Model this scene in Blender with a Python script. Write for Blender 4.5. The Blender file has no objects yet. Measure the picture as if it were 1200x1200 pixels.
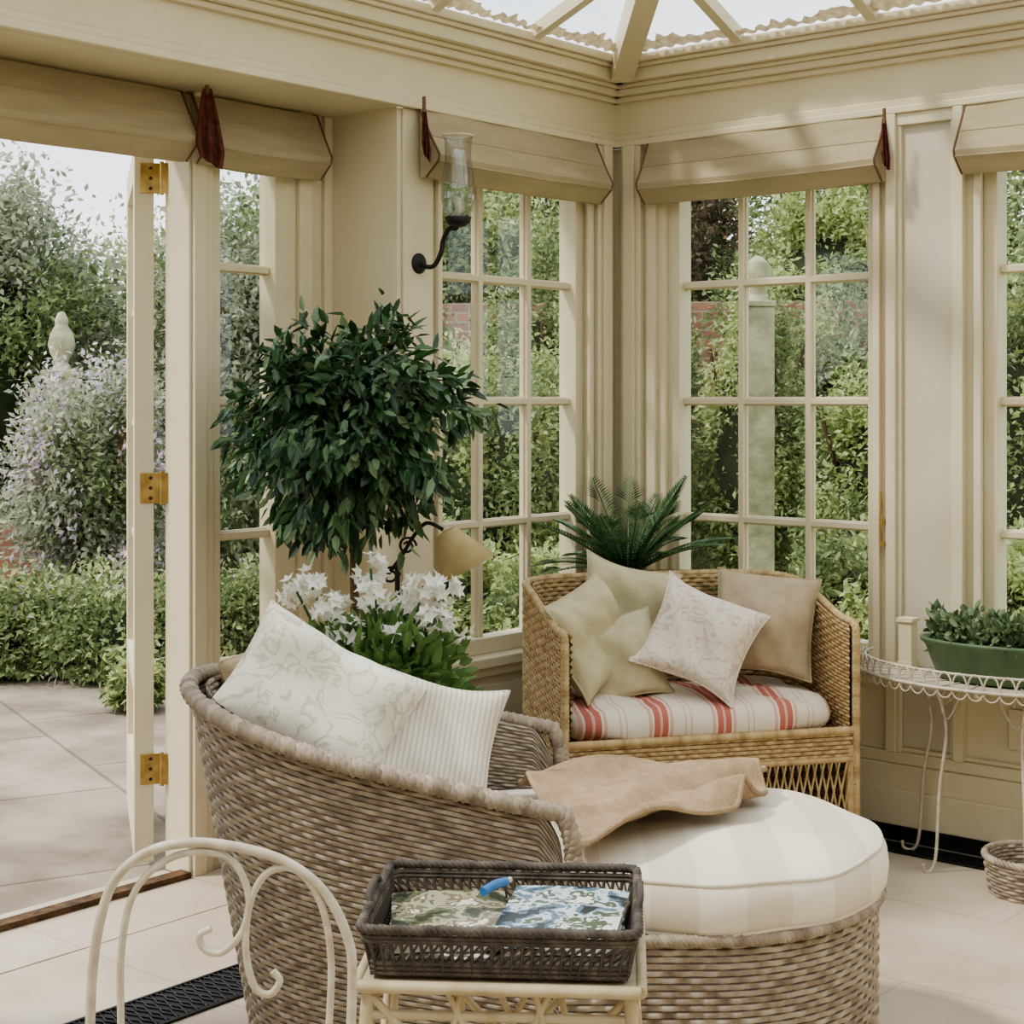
import bpy, math, random
import numpy as np
from mathutils import Matrix, Vector
random.seed(3); rng=np.random.default_rng(7)
scn=bpy.context.scene
H=1.48; CX,CY=3.69,-4.99; ANG=math.radians(40.1)
Rv=np.array([math.cos(ANG),math.sin(ANG),0]); Fv=np.array([-math.sin(ANG),math.cos(ANG),0])
def W(r,d,z=0.0):
    p=np.array([CX,CY,0])+Rv*r+Fv*d; return (p[0],p[1],z)
# ---------------------------------------------------------------- materials
def _nt(name):
    m=bpy.data.materials.new(name); m.use_nodes=True; nt=m.node_tree
    for n in list(nt.nodes): nt.nodes.remove(n)
    o=nt.nodes.new('ShaderNodeOutputMaterial'); b=nt.nodes.new('ShaderNodeBsdfPrincipled')
    nt.links.new(b.outputs[0],o.inputs[0]); return m,nt,b,o
def c4(c): return (c[0],c[1],c[2],1)
def sr(r,g,b): # sRGB 255 -> linear
    f=lambda v:(v/255/12.92 if v/255<=.04045 else ((v/255+.055)/1.055)**2.4)
    return (f(r),f(g),f(b))
def mat(name,c1,c2=None,scale=8,rough=.6,bump=0,bscale=60,metal=0,coord='Object',stretch=(1,1,1),spec=.4,detail=4,trans=0):
    m,nt,b,o=_nt(name); L=nt.links.new; N=nt.nodes.new
    tc=N('ShaderNodeTexCoord'); mp=N('ShaderNodeMapping'); L(tc.outputs[coord],mp.inputs[0]); mp.inputs['Scale'].default_value=stretch
    b.inputs['Roughness'].default_value=rough; b.inputs['Metallic'].default_value=metal
    b.inputs['Specular IOR Level'].default_value=spec
    c2=c2 or tuple(x*.88 for x in c1)
    n=N('ShaderNodeTexNoise'); n.inputs['Scale'].default_value=scale; n.inputs['Detail'].default_value=detail
    L(mp.outputs[0],n.inputs['Vector']); r=N('ShaderNodeValToRGB')
    r.color_ramp.elements[0].position=.35; r.color_ramp.elements[1].position=.65
    r.color_ramp.elements[0].color=c4(c2); r.color_ramp.elements[1].color=c4(c1)
    L(n.outputs[0],r.inputs[0]); L(r.outputs[0],b.inputs['Base Color'])
    if bump:
        n2=N('ShaderNodeTexNoise'); n2.inputs['Scale'].default_value=bscale; n2.inputs['Detail'].default_value=6
        L(mp.outputs[0],n2.inputs['Vector']); bp=N('ShaderNodeBump'); bp.inputs['Strength'].default_value=bump; bp.inputs['Distance'].default_value=.01
        L(n2.outputs[0],bp.inputs['Height']); L(bp.outputs[0],b.inputs['Normal'])
    if trans:
        t=N('ShaderNodeBsdfTranslucent'); mx=N('ShaderNodeMixShader'); mx.inputs[0].default_value=trans
        L(r.outputs[0],t.inputs[0]); L(b.outputs[0],mx.inputs[1]); L(t.outputs[0],mx.inputs[2]); L(mx.outputs[0],o.inputs[0])
    return m
def leafmat(name,cols,rough=.45,trans=.3,spec=.4):
    m,nt,b,o=_nt(name); L=nt.links.new; N=nt.nodes.new
    g=N('ShaderNodeNewGeometry'); r=N('ShaderNodeValToRGB'); r.color_ramp.elements[0].color=c4(cols[0]); r.color_ramp.elements[1].color=c4(cols[-1])
    for i,c in enumerate(cols[1:-1]):
        e=r.color_ramp.elements.new((i+1)/(len(cols)-1)); e.color=c4(c)
    L(g.outputs['Random Per Island'],r.inputs[0]); L(r.outputs[0],b.inputs['Base Color']); b.inputs['Roughness'].default_value=rough
    b.inputs['Specular IOR Level'].default_value=spec
    t=N('ShaderNodeBsdfTranslucent'); mx=N('ShaderNodeMixShader'); mx.inputs[0].default_value=trans
    L(r.outputs[0],t.inputs[0]); L(b.outputs[0],mx.inputs[1]); L(t.outputs[0],mx.inputs[2]); L(mx.outputs[0],o.inputs[0])
    return m
def stripemat(name,stops,period,axis='X',rough=.85,noise=.0,coord='Object',bump=.25,bscale=300):
    m,nt,b,o=_nt(name); L=nt.links.new; N=nt.nodes.new
    tc=N('ShaderNodeTexCoord'); sp=N('ShaderNodeSeparateXYZ'); L(tc.outputs[coord],sp.inputs[0])
    d=N('ShaderNodeMath'); d.operation='DIVIDE'; L(sp.outputs[axis],d.inputs[0]); d.inputs[1].default_value=period
    a=N('ShaderNodeMath'); a.operation='ADD'; L(d.outputs[0],a.inputs[0]); a.inputs[1].default_value=50.3
    f=N('ShaderNodeMath'); f.operation='FRACT'; L(a.outputs[0],f.inputs[0])
    r=N('ShaderNodeValToRGB'); r.color_ramp.interpolation='CONSTANT'
    r.color_ramp.elements[0].position=0; r.color_ramp.elements[0].color=c4(stops[0][1])
    r.color_ramp.elements[1].position=stops[1][0]; r.color_ramp.elements[1].color=c4(stops[1][1])
    for p,c in stops[2:]:
        e=r.color_ramp.elements.new(p); e.color=c4(c)
    L(f.outputs[0],r.inputs[0]); L(r.outputs[0],b.inputs['Base Color']); b.inputs['Roughness'].default_value=rough
    b.inputs['Specular IOR Level'].default_value=.15
    n2=N('ShaderNodeTexNoise'); n2.inputs['Scale'].default_value=bscale; L(tc.outputs[coord],n2.inputs['Vector']); bp=N('ShaderNodeBump'); bp.inputs['Strength'].default_value=bump; bp.inputs['Distance'].default_value=.003
    L(n2.outputs[0],bp.inputs['Height']); L(bp.outputs[0],b.inputs['Normal'])
    return m
def printmat(name,base,ink,scale,lo,hi,rough=.85):
    m,nt,b,o=_nt(name); L=nt.links.new; N=nt.nodes.new
    tc=N('ShaderNodeTexCoord'); n=N('ShaderNodeTexNoise'); n.inputs['Scale'].default_value=scale; n.inputs['Detail'].default_value=2; n.inputs['Distortion'].default_value=1.5
    L(tc.outputs['Object'],n.inputs['Vector']); r=N('ShaderNodeValToRGB'); e=r.color_ramp.elements
    e[0].position=lo; e[0].color=c4(base); e[1].position=hi; e[1].color=c4(base); k=e.new((lo+hi)/2); k.color=c4(ink)
    L(n.outputs[0],r.inputs[0]); L(r.outputs[0],b.inputs['Base Color']); b.inputs['Roughness'].default_value=rough; b.inputs['Specular IOR Level'].default_value=.15
    n2=N('ShaderNodeTexNoise'); n2.inputs['Scale'].default_value=250; L(tc.outputs['Object'],n2.inputs['Vector']); bp=N('ShaderNodeBump'); bp.inputs['Strength'].default_value=.25; bp.inputs['Distance'].default_value=.003
    L(n2.outputs[0],bp.inputs['Height']); L(bp.outputs[0],b.inputs['Normal'])
    return m
def brickmat(name,c1,c2,mortar,bw,rh,ms,rough=.8,offset=.5,rot=0,bump=.3,sq=False,noisec=None,ns=3):
    m,nt,b,o=_nt(name); L=nt.links.new; N=nt.nodes.new
    tc=N('ShaderNodeTexCoord'); mp=N('ShaderNodeMapping'); L(tc.outputs['UV' if sq else 'Object'],mp.inputs[0]); mp.inputs['Rotation'].default_value=(0,0,rot)
    br=N('ShaderNodeTexBrick'); L(mp.outputs[0],br.inputs['Vector']); br.offset=offset
    br.inputs['Color1'].default_value=c4(c1); br.inputs['Color2'].default_value=c4(c2); br.inputs['Mortar'].default_value=c4(mortar)
    br.inputs['Scale'].default_value=1; br.inputs['Brick Width'].default_value=bw; br.inputs['Row Height'].default_value=rh; br.inputs['Mortar Size'].default_value=ms; br.inputs['Mortar Smooth'].default_value=.3
    n=N('ShaderNodeTexNoise'); n.inputs['Scale'].default_value=ns; n.inputs['Detail'].default_value=9; n.inputs['Roughness'].default_value=.65; L(tc.outputs['Object'],n.inputs['Vector'])
    r=N('ShaderNodeValToRGB'); r.color_ramp.elements[0].position=.35; r.color_ramp.elements[1].position=.62
    r.color_ramp.elements[0].color=c4(noisec or (.75,.72,.68)); r.color_ramp.elements[1].color=(1,1,1,1); L(n.outputs[0],r.inputs[0])
    mx=N('ShaderNodeMix'); mx.data_type='RGBA'; mx.blend_type='MULTIPLY'; mx.inputs[0].default_value=1
    L(br.outputs[0],mx.inputs[6]); L(r.outputs[0],mx.inputs[7]); L(mx.outputs[2],b.inputs['Base Color']); b.inputs['Roughness'].default_value=rough
    inv=N('ShaderNodeMath'); inv.operation='SUBTRACT'; inv.inputs[0].default_value=1; L(br.outputs['Fac'],inv.inputs[1])
    bp=N('ShaderNodeBump'); bp.inputs['Strength'].default_value=bump; bp.inputs['Distance'].default_value=.01; L(inv.outputs[0],bp.inputs['Height']); L(bp.outputs[0],b.inputs['Normal'])
    return m
def glassmat(name,tint=(.97,.985,.98),base=.05):
    m,nt,b,o=_nt(name); nt.nodes.remove(b); L=nt.links.new; N=nt.nodes.new
    t=N('ShaderNodeBsdfTransparent'); t.inputs[0].default_value=c4(tint); g=N('ShaderNodeBsdfGlossy'); g.inputs['Roughness'].default_value=.02
    lw=N('ShaderNodeLayerWeight'); lw.inputs[0].default_value=.5; p=N('ShaderNodeMath'); p.operation='POWER'; p.inputs[1].default_value=4; L(lw.outputs['Facing'],p.inputs[0])
    q=N('ShaderNodeMath'); q.operation='MULTIPLY_ADD'; q.inputs[1].default_value=.85; q.inputs[2].default_value=base; L(p.outputs[0],q.inputs[0])
    mx=N('ShaderNodeMixShader'); L(q.outputs[0],mx.inputs[0]); L(t.outputs[0],mx.inputs[1]); L(g.outputs[0],mx.inputs[2]); L(mx.outputs[0],o.inputs[0]); return m
def wickermat(name,c1,c2,c3,gap_shade=None,rough=.6):
    """uv.x = stake index, uv.y = row index; each strand gets its own tone, shade in the creases between rows is painted as a dark band"""
    m,nt,b,o=_nt(name); L=nt.links.new; N=nt.nodes.new
    tc=N('ShaderNodeTexCoord'); sp=N('ShaderNodeSeparateXYZ'); L(tc.outputs['UV'],sp.inputs[0])
    fl=N('ShaderNodeMath'); fl.operation='FLOOR'; L(sp.outputs['Y'],fl.inputs[0])
    a=N('ShaderNodeMath'); a.operation='MULTIPLY_ADD'; L(fl.outputs[0],a.inputs[0]); a.inputs[1].default_value=7.73; m1=N('ShaderNodeMath'); m1.operation='MULTIPLY'; L(sp.outputs['X'],m1.inputs[0]); m1.inputs[1].default_value=.6; L(m1.outputs[0],a.inputs[2])
    c=N('ShaderNodeCombineXYZ'); L(a.outputs[0],c.inputs[0]); b2=N('ShaderNodeMath'); b2.operation='MULTIPLY'; L(fl.outputs[0],b2.inputs[0]); b2.inputs[1].default_value=3.31; L(b2.outputs[0],c.inputs[1])
    n=N('ShaderNodeTexNoise'); n.noise_dimensions='2D'; n.inputs['Scale'].default_value=1.0; n.inputs['Detail'].default_value=3; L(c.outputs[0],n.inputs['Vector'])
    r=N('ShaderNodeValToRGB'); r.color_ramp.elements[0].position=.28; r.color_ramp.elements[1].position=.72; r.color_ramp.elements[0].color=c4(c3); r.color_ramp.elements[1].color=c4(c1)
    e=r.color_ramp.elements.new(.5); e.color=c4(c2); L(n.outputs[0],r.inputs[0]); out=r.outputs[0]
    if gap_shade:
        f=N('ShaderNodeMath'); f.operation='FRACT'; L(sp.outputs['Y'],f.inputs[0]); s1=N('ShaderNodeMath'); s1.operation='SUBTRACT'; L(f.outputs[0],s1.inputs[0]); s1.inputs[1].default_value=.5
        ab=N('ShaderNodeMath'); ab.operation='ABSOLUTE'; L(s1.outputs[0],ab.inputs[0]); mr=N('ShaderNodeMapRange'); L(ab.outputs[0],mr.inputs[0]); mr.inputs[1].default_value=.33; mr.inputs[2].default_value=.47
        mx=N('ShaderNodeMix'); mx.data_type='RGBA'; L(mr.outputs[0],mx.inputs[0]); L(out,mx.inputs[6]); mx.inputs[7].default_value=c4(gap_shade); out=mx.outputs[2]
    L(out,b.inputs['Base Color']); b.inputs['Roughness'].default_value=rough; b.inputs['Specular IOR Level'].default_value=.3
    return m
cream=mat('paint_cream',sr(214,204,176),sr(208,197,168),3,.55,.04,20)
creamd=mat('paint_panel',sr(200,193,174),sr(195,187,167),3,.6)
white_paint=mat('white_iron',sr(208,200,184),sr(184,172,152),30,.45,.1,80)
glass=glassmat('window_glass')
blindm=mat('blind_linen',sr(204,190,160),sr(192,178,147),5,.85,.35,260,stretch=(1,1,6),spec=.1,trans=.3)
maroon=mat('maroon_braid',sr(112,70,60),sr(84,48,42),40,.9,.3,200,spec=.05)
cord=mat('brown_braid',sr(112,84,60))
brass=mat('brass',sr(196,168,108),sr(156,128,78),20,.4,metal=.75)
blackiron=mat('black_iron',sr(34,33,33),sr(22,22,22),20,.5)
cane_blind=mat('pinoleum',sr(210,197,168),sr(178,162,130),40,.8,.5,90,trans=.25)
floorm=brickmat('limestone_floor',sr(206,193,175),sr(200,187,168),sr(182,168,149),.9,.6,.004,.45,.5,0,.10,noisec=(.80,.77,.72),ns=2.2)
pavem=brickmat('paving_flags',sr(172,160,144),sr(152,141,126),sr(124,113,97),1.1,.8,.010,.85,.37,.35,.3,noisec=(.50,.46,.41),ns=1.9)
brick=brickmat('garden_brick',sr(166,118,98),sr(142,104,86),sr(156,144,126),.22,.075,.01,.9,sq=True)
grass=mat('lawn',sr(136,150,90),sr(100,120,66),4,.9,.5,80)
stone=mat('garden_stone',sr(178,174,146),sr(134,134,106),9,.9,.5,40)
terra=mat('terracotta',sr(186,120,86),sr(160,98,70),10,.8,.2,60)
bark=mat('bark',sr(110,84,60),sr(74,56,40),30,.9,.6,60)
wick=wickermat('grey_wicker',sr(190,178,162),sr(162,149,132),sr(130,117,102),sr(72,62,52))
wickt=wickermat('grey_wicker_rim',sr(180,167,150),sr(158,144,127),sr(130,117,101))
canem=wickermat('golden_cane',sr(208,186,146),sr(190,164,122),sr(160,132,92),sr(96,72,44))
canet=wickermat('golden_cane_rim',sr(202,180,138),sr(188,163,120),sr(160,132,92))
traym=wickermat('dark_wicker',sr(112,102,92),sr(86,78,70),sr(56,50,46))
L_ficus=leafmat('ficus_leaf',[sr(32,56,34),sr(48,80,46),sr(68,104,60),sr(140,164,126)],.3,.18,.6)
L_light=leafmat('garden_leaf_light',[sr(158,170,108),sr(186,195,134),sr(214,218,172),sr(124,142,82)],.6,.5,.3)
L_mid=leafmat('garden_leaf_mid',[sr(98,118,74),sr(128,145,96),sr(166,177,132),sr(78,98,60)],.6,.45,.3)
L_dark=leafmat('garden_leaf_dark',[sr(54,70,50),sr(72,90,62),sr(100,116,84),sr(60,76,54)],.6,.35,.3)
L_olive=leafmat('olive_leaf',[sr(140,148,124),sr(168,174,150),sr(194,196,174),sr(110,122,92)],.6,.45,.3)
L_copper=leafmat('copper_leaf',[sr(94,76,62),sr(120,98,76),sr(80,80,58),sr(66,54,48)],.6,.35,.3)
L_lilac=leafmat('lilac_flower',[sr(216,196,206),sr(190,174,200),sr(230,216,212),sr(200,186,170)],.7,.35,.2)
L_cycad=leafmat('cycad_leaf',[sr(52,80,50),sr(76,110,68),sr(104,138,92)],.4,.2,.5)
L_succ=leafmat('succulent_leaf',[sr(90,110,76),sr(130,148,112),sr(64,86,54)],.5,.15,.4)
L_white=leafmat('white_petal',[sr(248,246,238),sr(238,236,224),sr(250,250,246)],.6,.3,.2)
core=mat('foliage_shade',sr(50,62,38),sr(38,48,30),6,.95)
greenmetal=mat('green_planter_paint',sr(88,108,78),sr(72,92,64),12,.5)
# ---------------------------------------------------------------- mesh builder
class B:
    def __init__(s): s.V=[];s.L=[];s.n=[];s.M=[];s.S=[];s.U=[];s.mats=[];s.c=0
    def mi(s,m):
        if m not in s.mats: s.mats.append(m)
        return s.mats.index(m)
    def add(s,V,F,m,smooth=False,uv=None,T=None):
        V=np.asarray(V,float).reshape(-1,3)
        if T is not None:
            T=np.array(T); V=V@T[:3,:3].T+T[:3,3]
        if isinstance(F,np.ndarray): k=len(F); lp=F.reshape(-1)+s.c; cnt=np.full(k,F.shape[1])
        else: k=len(F); cnt=np.array([len(f) for f in F]); lp=np.concatenate([np.array(f) for f in F])+s.c
        s.V.append(V); s.L.append(lp); s.n.append(cnt); s.M.append(np.full(k,s.mi(m))); s.S.append(np.full(k,smooth))
        s.U.append(np.zeros((len(V),2)) if uv is None else np.asarray(uv).reshape(-1,2)); s.c+=len(V)
    def box(s,x0,x1,y0,y1,z0,z1,m,T=None):
        x0,x1=sorted((x0,x1));y0,y1=sorted((y0,y1));z0,z1=sorted((z0,z1))
        V=[(x,y,z) for z in(z0,z1) for y in(y0,y1) for x in(x0,x1)]
        s.add(V,[(0,2,3,1),(4,5,7,6),(0,1,5,4),(2,6,7,3),(0,4,6,2),(1,3,7,5)],m,False,None,T)
    def grid(s,P,m,uv=None,cu=False,cv=False,smooth=True,T=None,flip=False):
        P=np.asarray(P,float); a,b=P.shape[:2]; idx=np.arange(a*b).reshape(a,b)
        if cu: idx=np.vstack([idx,idx[:1]])
        if cv: idx=np.hstack([idx,idx[:,:1]])
        q=np.stack([idx[:-1,:-1],idx[1:,:-1],idx[1:,1:],idx[:-1,1:]],-1).reshape(-1,4)
        if flip: q=q[:,::-1]
        s.add(P.reshape(-1,3),q.copy(),m,smooth,None if uv is None else uv.reshape(-1,2),T)
    def tube(s,pts,r,m,seg=8,closed=False,T=None,cap=True,uvs=40):
        P=np.asarray(pts,float); n=len(P); r=np.broadcast_to(np.asarray(r,float),(n,))
        if closed: tg=np.roll(P,-1,0)-np.roll(P,1,0)
        else: tg=np.gradient(P,axis=0)
        tg/=np.linalg.norm(tg,axis=1)[:,None]+1e-12
        a=np.array([0,0,1.]) if abs(tg[0][2])<.9 else np.array([1.,0,0])
        u=np.cross(tg[0],a); u/=np.linalg.norm(u); Us=[]
        for i in range(n):
            u=u-tg[i]*np.dot(u,tg[i]); u/=np.linalg.norm(u)+1e-12; Us.append(u)
        Us=np.array(Us); Vs=np.cross(tg,Us); th=np.linspace(0,2*np.pi,seg,endpoint=False)
        G=P[:,None]+r[:,None,None]*(np.cos(th)[None,:,None]*Us[:,None]+np.sin(th)[None,:,None]*Vs[:,None])
        ln=np.concatenate([[0],np.cumsum(np.linalg.norm(np.diff(P,axis=0),axis=1))])
        uv=np.stack(np.broadcast_arrays(ln[:,None]*uvs,th[None,:]*0+.5),-1)
        s.grid(G,m,uv,cu=closed,cv=True,T=T)
        if not closed and cap:
            s.add(G[0],[list(range(seg))],m,False,None,T); s.add(G[-1],[list(range(seg))[::-1]],m,False,None,T)
    def lathe(s,prof,m,seg=32,c=(0,0,0),T=None,sx=1,sy=1,smooth=True):
        th=np.linspace(0,2*np.pi,seg,endpoint=False); P=np.array([[(c[0]+r*math.cos(t)*sx,c[1]+r*math.sin(t)*sy,c[2]+z) for t in th] for r,z in prof])
        s.grid(P,m,None,cv=True,smooth=smooth,T=T)
    def build(s,name,loc=(0,0,0),rz=0,bevel=0,M=None):
        me=bpy.data.meshes.new(name); V=np.concatenate(s.V); Lp=np.concatenate(s.L).astype(np.int32); cnt=np.concatenate(s.n)
        me.vertices.add(len(V)); me.vertices.foreach_set('co',V.astype(np.float32).ravel()); me.loops.add(len(Lp)); me.loops.foreach_set('vertex_index',Lp)
        me.polygons.add(len(cnt)); st=np.concatenate([[0],np.cumsum(cnt)[:-1]]).astype(np.int32); me.polygons.foreach_set('loop_start',st)
        me.polygons.foreach_set('material_index',np.concatenate(s.M).astype(np.int32)); me.polygons.foreach_set('use_smooth',np.concatenate(s.S).astype(bool))
        uv=me.uv_layers.new(name='UVMap'); U=np.concatenate(s.U)[Lp]; uv.data.foreach_set('uv',U.astype(np.float32).ravel())
        for m in s.mats: me.materials.append(m)
        me.update(calc_edges=True); me.validate()
        o=bpy.data.objects.new(name,me); scn.collection.objects.link(o)
        if M is not None: o.matrix_world=M
        else: o.location=loc; o.rotation_euler=(0,0,rz)
        if bevel:
            md=o.modifiers.new('bevel','BEVEL'); md.width=bevel; md.segments=2; md.limit_method='ANGLE'
        return o
def sm(x,a,b):
    t=np.clip((np.asarray(x,float)-a)/(b-a),0,1); return t*t*(3-2*t)
def catmull(pts,n=8,closed=False):
    P=[np.array(p,float) for p in pts]; out=[]; m=len(P)
    for i in range(m if closed else m-1):
        g=lambda k:P[k%m] if closed else P[min(max(k,0),m-1)]
        p0,p1,p2,p3=g(i-1),g(i),g(i+1),g(i+2)
        for t in np.linspace(0,1,n,endpoint=False):
            out.append(.5*((2*p1)+(-p0+p2)*t+(2*p0-5*p1+4*p2-p3)*t*t+(-p0+3*p1-3*p2+p3)*t**3))
    if not closed: out.append(P[-1])
    return np.array(out)
# wall-local boxes  L: plane X=0 (a=Y), D: plane X=-.32 (a=Y), K: plane Y=0 (a=X); o = distance into the room
def wb(b,w,a0,a1,o0,o1,z0,z1,m):
    if w=='L': b.box(o0,o1,a0,a1,z0,z1,m)
    elif w=='D': b.box(-.32+o0,-.32+o1,a0,a1,z0,z1,m)
    else: b.box(a0,a1,-o0,-o1,z0,z1,m)
def wquad(b,w,a0,a1,o,z0,z1,m):
    f={'L':lambda a,z:(o,a,z),'D':lambda a,z:(-.32+o,a,z),'K':lambda a,z:(a,-o,z)}[w]
    b.add([f(a0,z0),f(a1,z0),f(a1,z1),f(a0,z1)],[(0,1,2,3)],m)
def window(name,w,a0,a1,z0,z1,nc,nr,o=-.07):
    b=B(); f=.028
    wb(b,w,a0-.02,a0+f,o-.03,o+.05,z0-.02,z1+.02,cream); wb(b,w,a1-f,a1+.02,o-.03,o+.05,z0-.02,z1+.02,cream)
    wb(b,w,a0+f,a1-f,o-.03,o+.05,z0-.02,z0+.035,cream); wb(b,w,a0+f,a1-f,o-.03,o+.05,z1-.03,z1+.02,cream)
    for i in range(1,nc):
        a=a0+(a1-a0)*i/nc; wb(b,w,a-.011,a+.011,o-.018,o+.022,z0+.035,z1-.03,cream); wb(b,w,a-.016,a+.016,o-.008,o+.008,z0+.035,z1-.03,cream)
    for j in range(1,nr):
        z=z0+(z1-z0)*j/nr; wb(b,w,a0+f,a1-f,o-.018,o+.021,z-.011,z+.011,cream); wb(b,w,a0+f,a1-f,o-.008,o+.0075,z-.016,z+.016,cream)
    wquad(b,w,a0+f*.5,a1-f*.5,o,z0+.01,z1-.01,glass)
    return b.build(name,bevel=.003)
ZS,ZT,ZB=.61,2.33,2.43
# ---- left wall (window bay)
b=B()
wb(b,'L',-.984,-.187,-.12,0,0,ZS-.02,cream); wb(b,'L',-.984,-.187,-.12,0,ZT+.02,ZB,cream)
wb(b,'L',-.167,.12,-.12,0,0,ZB,cream); wb(b,'L',-1.06,-1.004,-.12,0,0,ZB,cream)
wb(b,'L',-1.19,-1.06,-.45,0,0,ZB,cream)
b.build('wall_left')
b=B()
wb(b,'L',-1.17,-1.03,0,.012,.3,ZB,cream); wb(b,'L',-.14,-.05,0,.03,.3,ZB,cream); wb(b,'L',-.12,-.07,.03,.045,.3,ZB,cream)
wb(b,'L',-1.02,-.15,0,.05,ZS-.055,ZS-.02,cream); wb(b,'L',-1.0,-.17,0,.025,ZS-.09,ZS-.055,cream)
wb(b,'L',-.9,-.27,0,.012,.36,.49,cream)
for a0,a1 in((-1.012,-.99),(-.18,-.155)): wb(b,'L',a0,a1,0,.02,ZS-.02,ZB,cream)
b.build('trim_left',bevel=.004)
b=B(); wb(b,'L',-1.19,-.0,0,.03,.05,.26,cream); wb(b,'L',-1.19,0,0,.042,.05,.18,cream); wb(b,'L',-1.19,0,0,.02,.26,.29,cream); wb(b,'L',-1.19,0,0,.01,0,.05,blackiron); b.build('baseboard_left',bevel=.005)
window('window_1','L',-.984,-.187,ZS,ZT,3,4)
# ---- back wall
wins=[(.256,1.085),(1.489,2.318),(2.72,3.55),(3.95,4.78)]
b=B(); xs=[0]+[v for w in wins for v in w]+[5.0]
for i in range(0,len(xs),2):
    a0=xs[i]+(.02 if i else 0); a1=xs[i+1]-.02 if i+1<len(xs)-1 else 5.12
    wb(b,'K',a0 if i else -0.0,a1,-.12,0,0,ZB,cream)
for a0,a1 in wins: wb(b,'K',a0-.02,a1+.02,-.12,0,0,ZS-.02,cream); wb(b,'K',a0-.02,a1+.02,-.12,0,ZT+.02,ZB,cream)
b.build('wall_back')
b=B()
wb(b,'K',.05,.14,0,.03,.3,ZB,cream); wb(b,'K',.07,.12,.03,.045,.3,ZB,cream); wb(b,'K',.16,.2,0,.018,ZS-.02,ZB,cream)
for (p,q) in ((1.085,1.489),(2.318,2.72),(3.55,3.95)):
    wb(b,'K',p+.01,p+.035,0,.02,ZS-.02,ZB,cream); wb(b,'K',q-.035,q-.01,0,.02,ZS-.02,ZB,cream)
    wb(b,'K',p+.065,p+.1,0,.035,.3,ZB,cream); wb(b,'K',q-.1,q-.065,0,.035,.3,ZB,cream)
    wb(b,'K',p+.1,p+.115,0,.02,.3,ZB-.02,cream); wb(b,'K',q-.115,q-.1,0,.02,.3,ZB-.02,cream)
    wb(b,'K',p+.115,q-.115,0,.006,.32,ZB-.03,creamd); wb(b,'K',p+.1,q-.1,0,.025,ZB-.04,ZB,cream)
for a0,a1 in wins:
    wb(b,'K',a0-.03,a1+.03,0,.05,ZS-.055,ZS-.02,cream); wb(b,'K',a0-.02,a1+.02,0,.025,ZS-.09,ZS-.055,cream); wb(b,'K',a0+.08,a1-.08,0,.012,.36,.49,cream)
b.build('trim_back',bevel=.004)
b=B(); wb(b,'K',0,5,0,.03,.06,.26,cream); wb(b,'K',0,5,0,.042,.06,.18,cream); wb(b,'K',0,5,0,.02,.26,.3,cream); wb(b,'K',0,5,0,.012,.3,.315,cream); wb(b,'K',0,5,0,.012,0,.06,blackiron); b.build('baseboard_back',bevel=.005)
for i,(a0,a1) in enumerate(wins): window('window_%d'%(i+2),'K',a0,a1,ZS,ZT,3,4)
b=B(); b.tube(catmull([(1.14,-.035,.99),(1.14,-.042,1.05),(1.14,-.038,1.12),(1.14,-.045,1.17)],6),.0035,brass); b.box(1.13,1.15,-.04,-.02,1.06,1.08,brass); b.box(1.13,1.15,-.04,-.02,.985,1.0,brass); b.build('window_handle')
# ---- door wall (recess)
b=B()
wb(b,'D',-1.385,-1.19,-.13,0,0,ZB,cream); wb(b,'D',-1.8,-1.705,-.1,.02,0,ZB,cream)
wb(b,'D',-1.705,-1.385,-.1,0,0,.59,cream); wb(b,'D',-1.705,-1.385,-.1,0,ZT,ZB,cream)
wb(b,'D',-3.7,-1.8,-.1,0,2.3,ZB,cream); wb(b,'D',-6.5,-3.7,-.12,0,0,ZB,cream)
wb(b,'D',-1.225,-1.19,0,.02,0,ZB,cream); wb(b,'D',-1.34,-1.28,0,.02,0,ZB,cream); wb(b,'D',-1.79,-1.74,.02,.035,0,ZB,cream)
b.build('wall_door_side',bevel=.004)
window('window_sidelight','D',-1.688,-1.402,ZS,ZT,1,4,-.05)
b=B(); b.box(-.45,-.002,-6.5,-1.19,ZB,2.55,cream); b.build('trim_door_soffit')
b=B(); b.box(-.30,0.0,-3.7,-1.19,-.04,.002,floorm); b.box(-.42,-.30,-3.69,-1.805,-.04,.002,floorm); b.box(-.335,-.285,-3.69,-1.805,.002,.02,bark); b.build('door_threshold')
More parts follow.
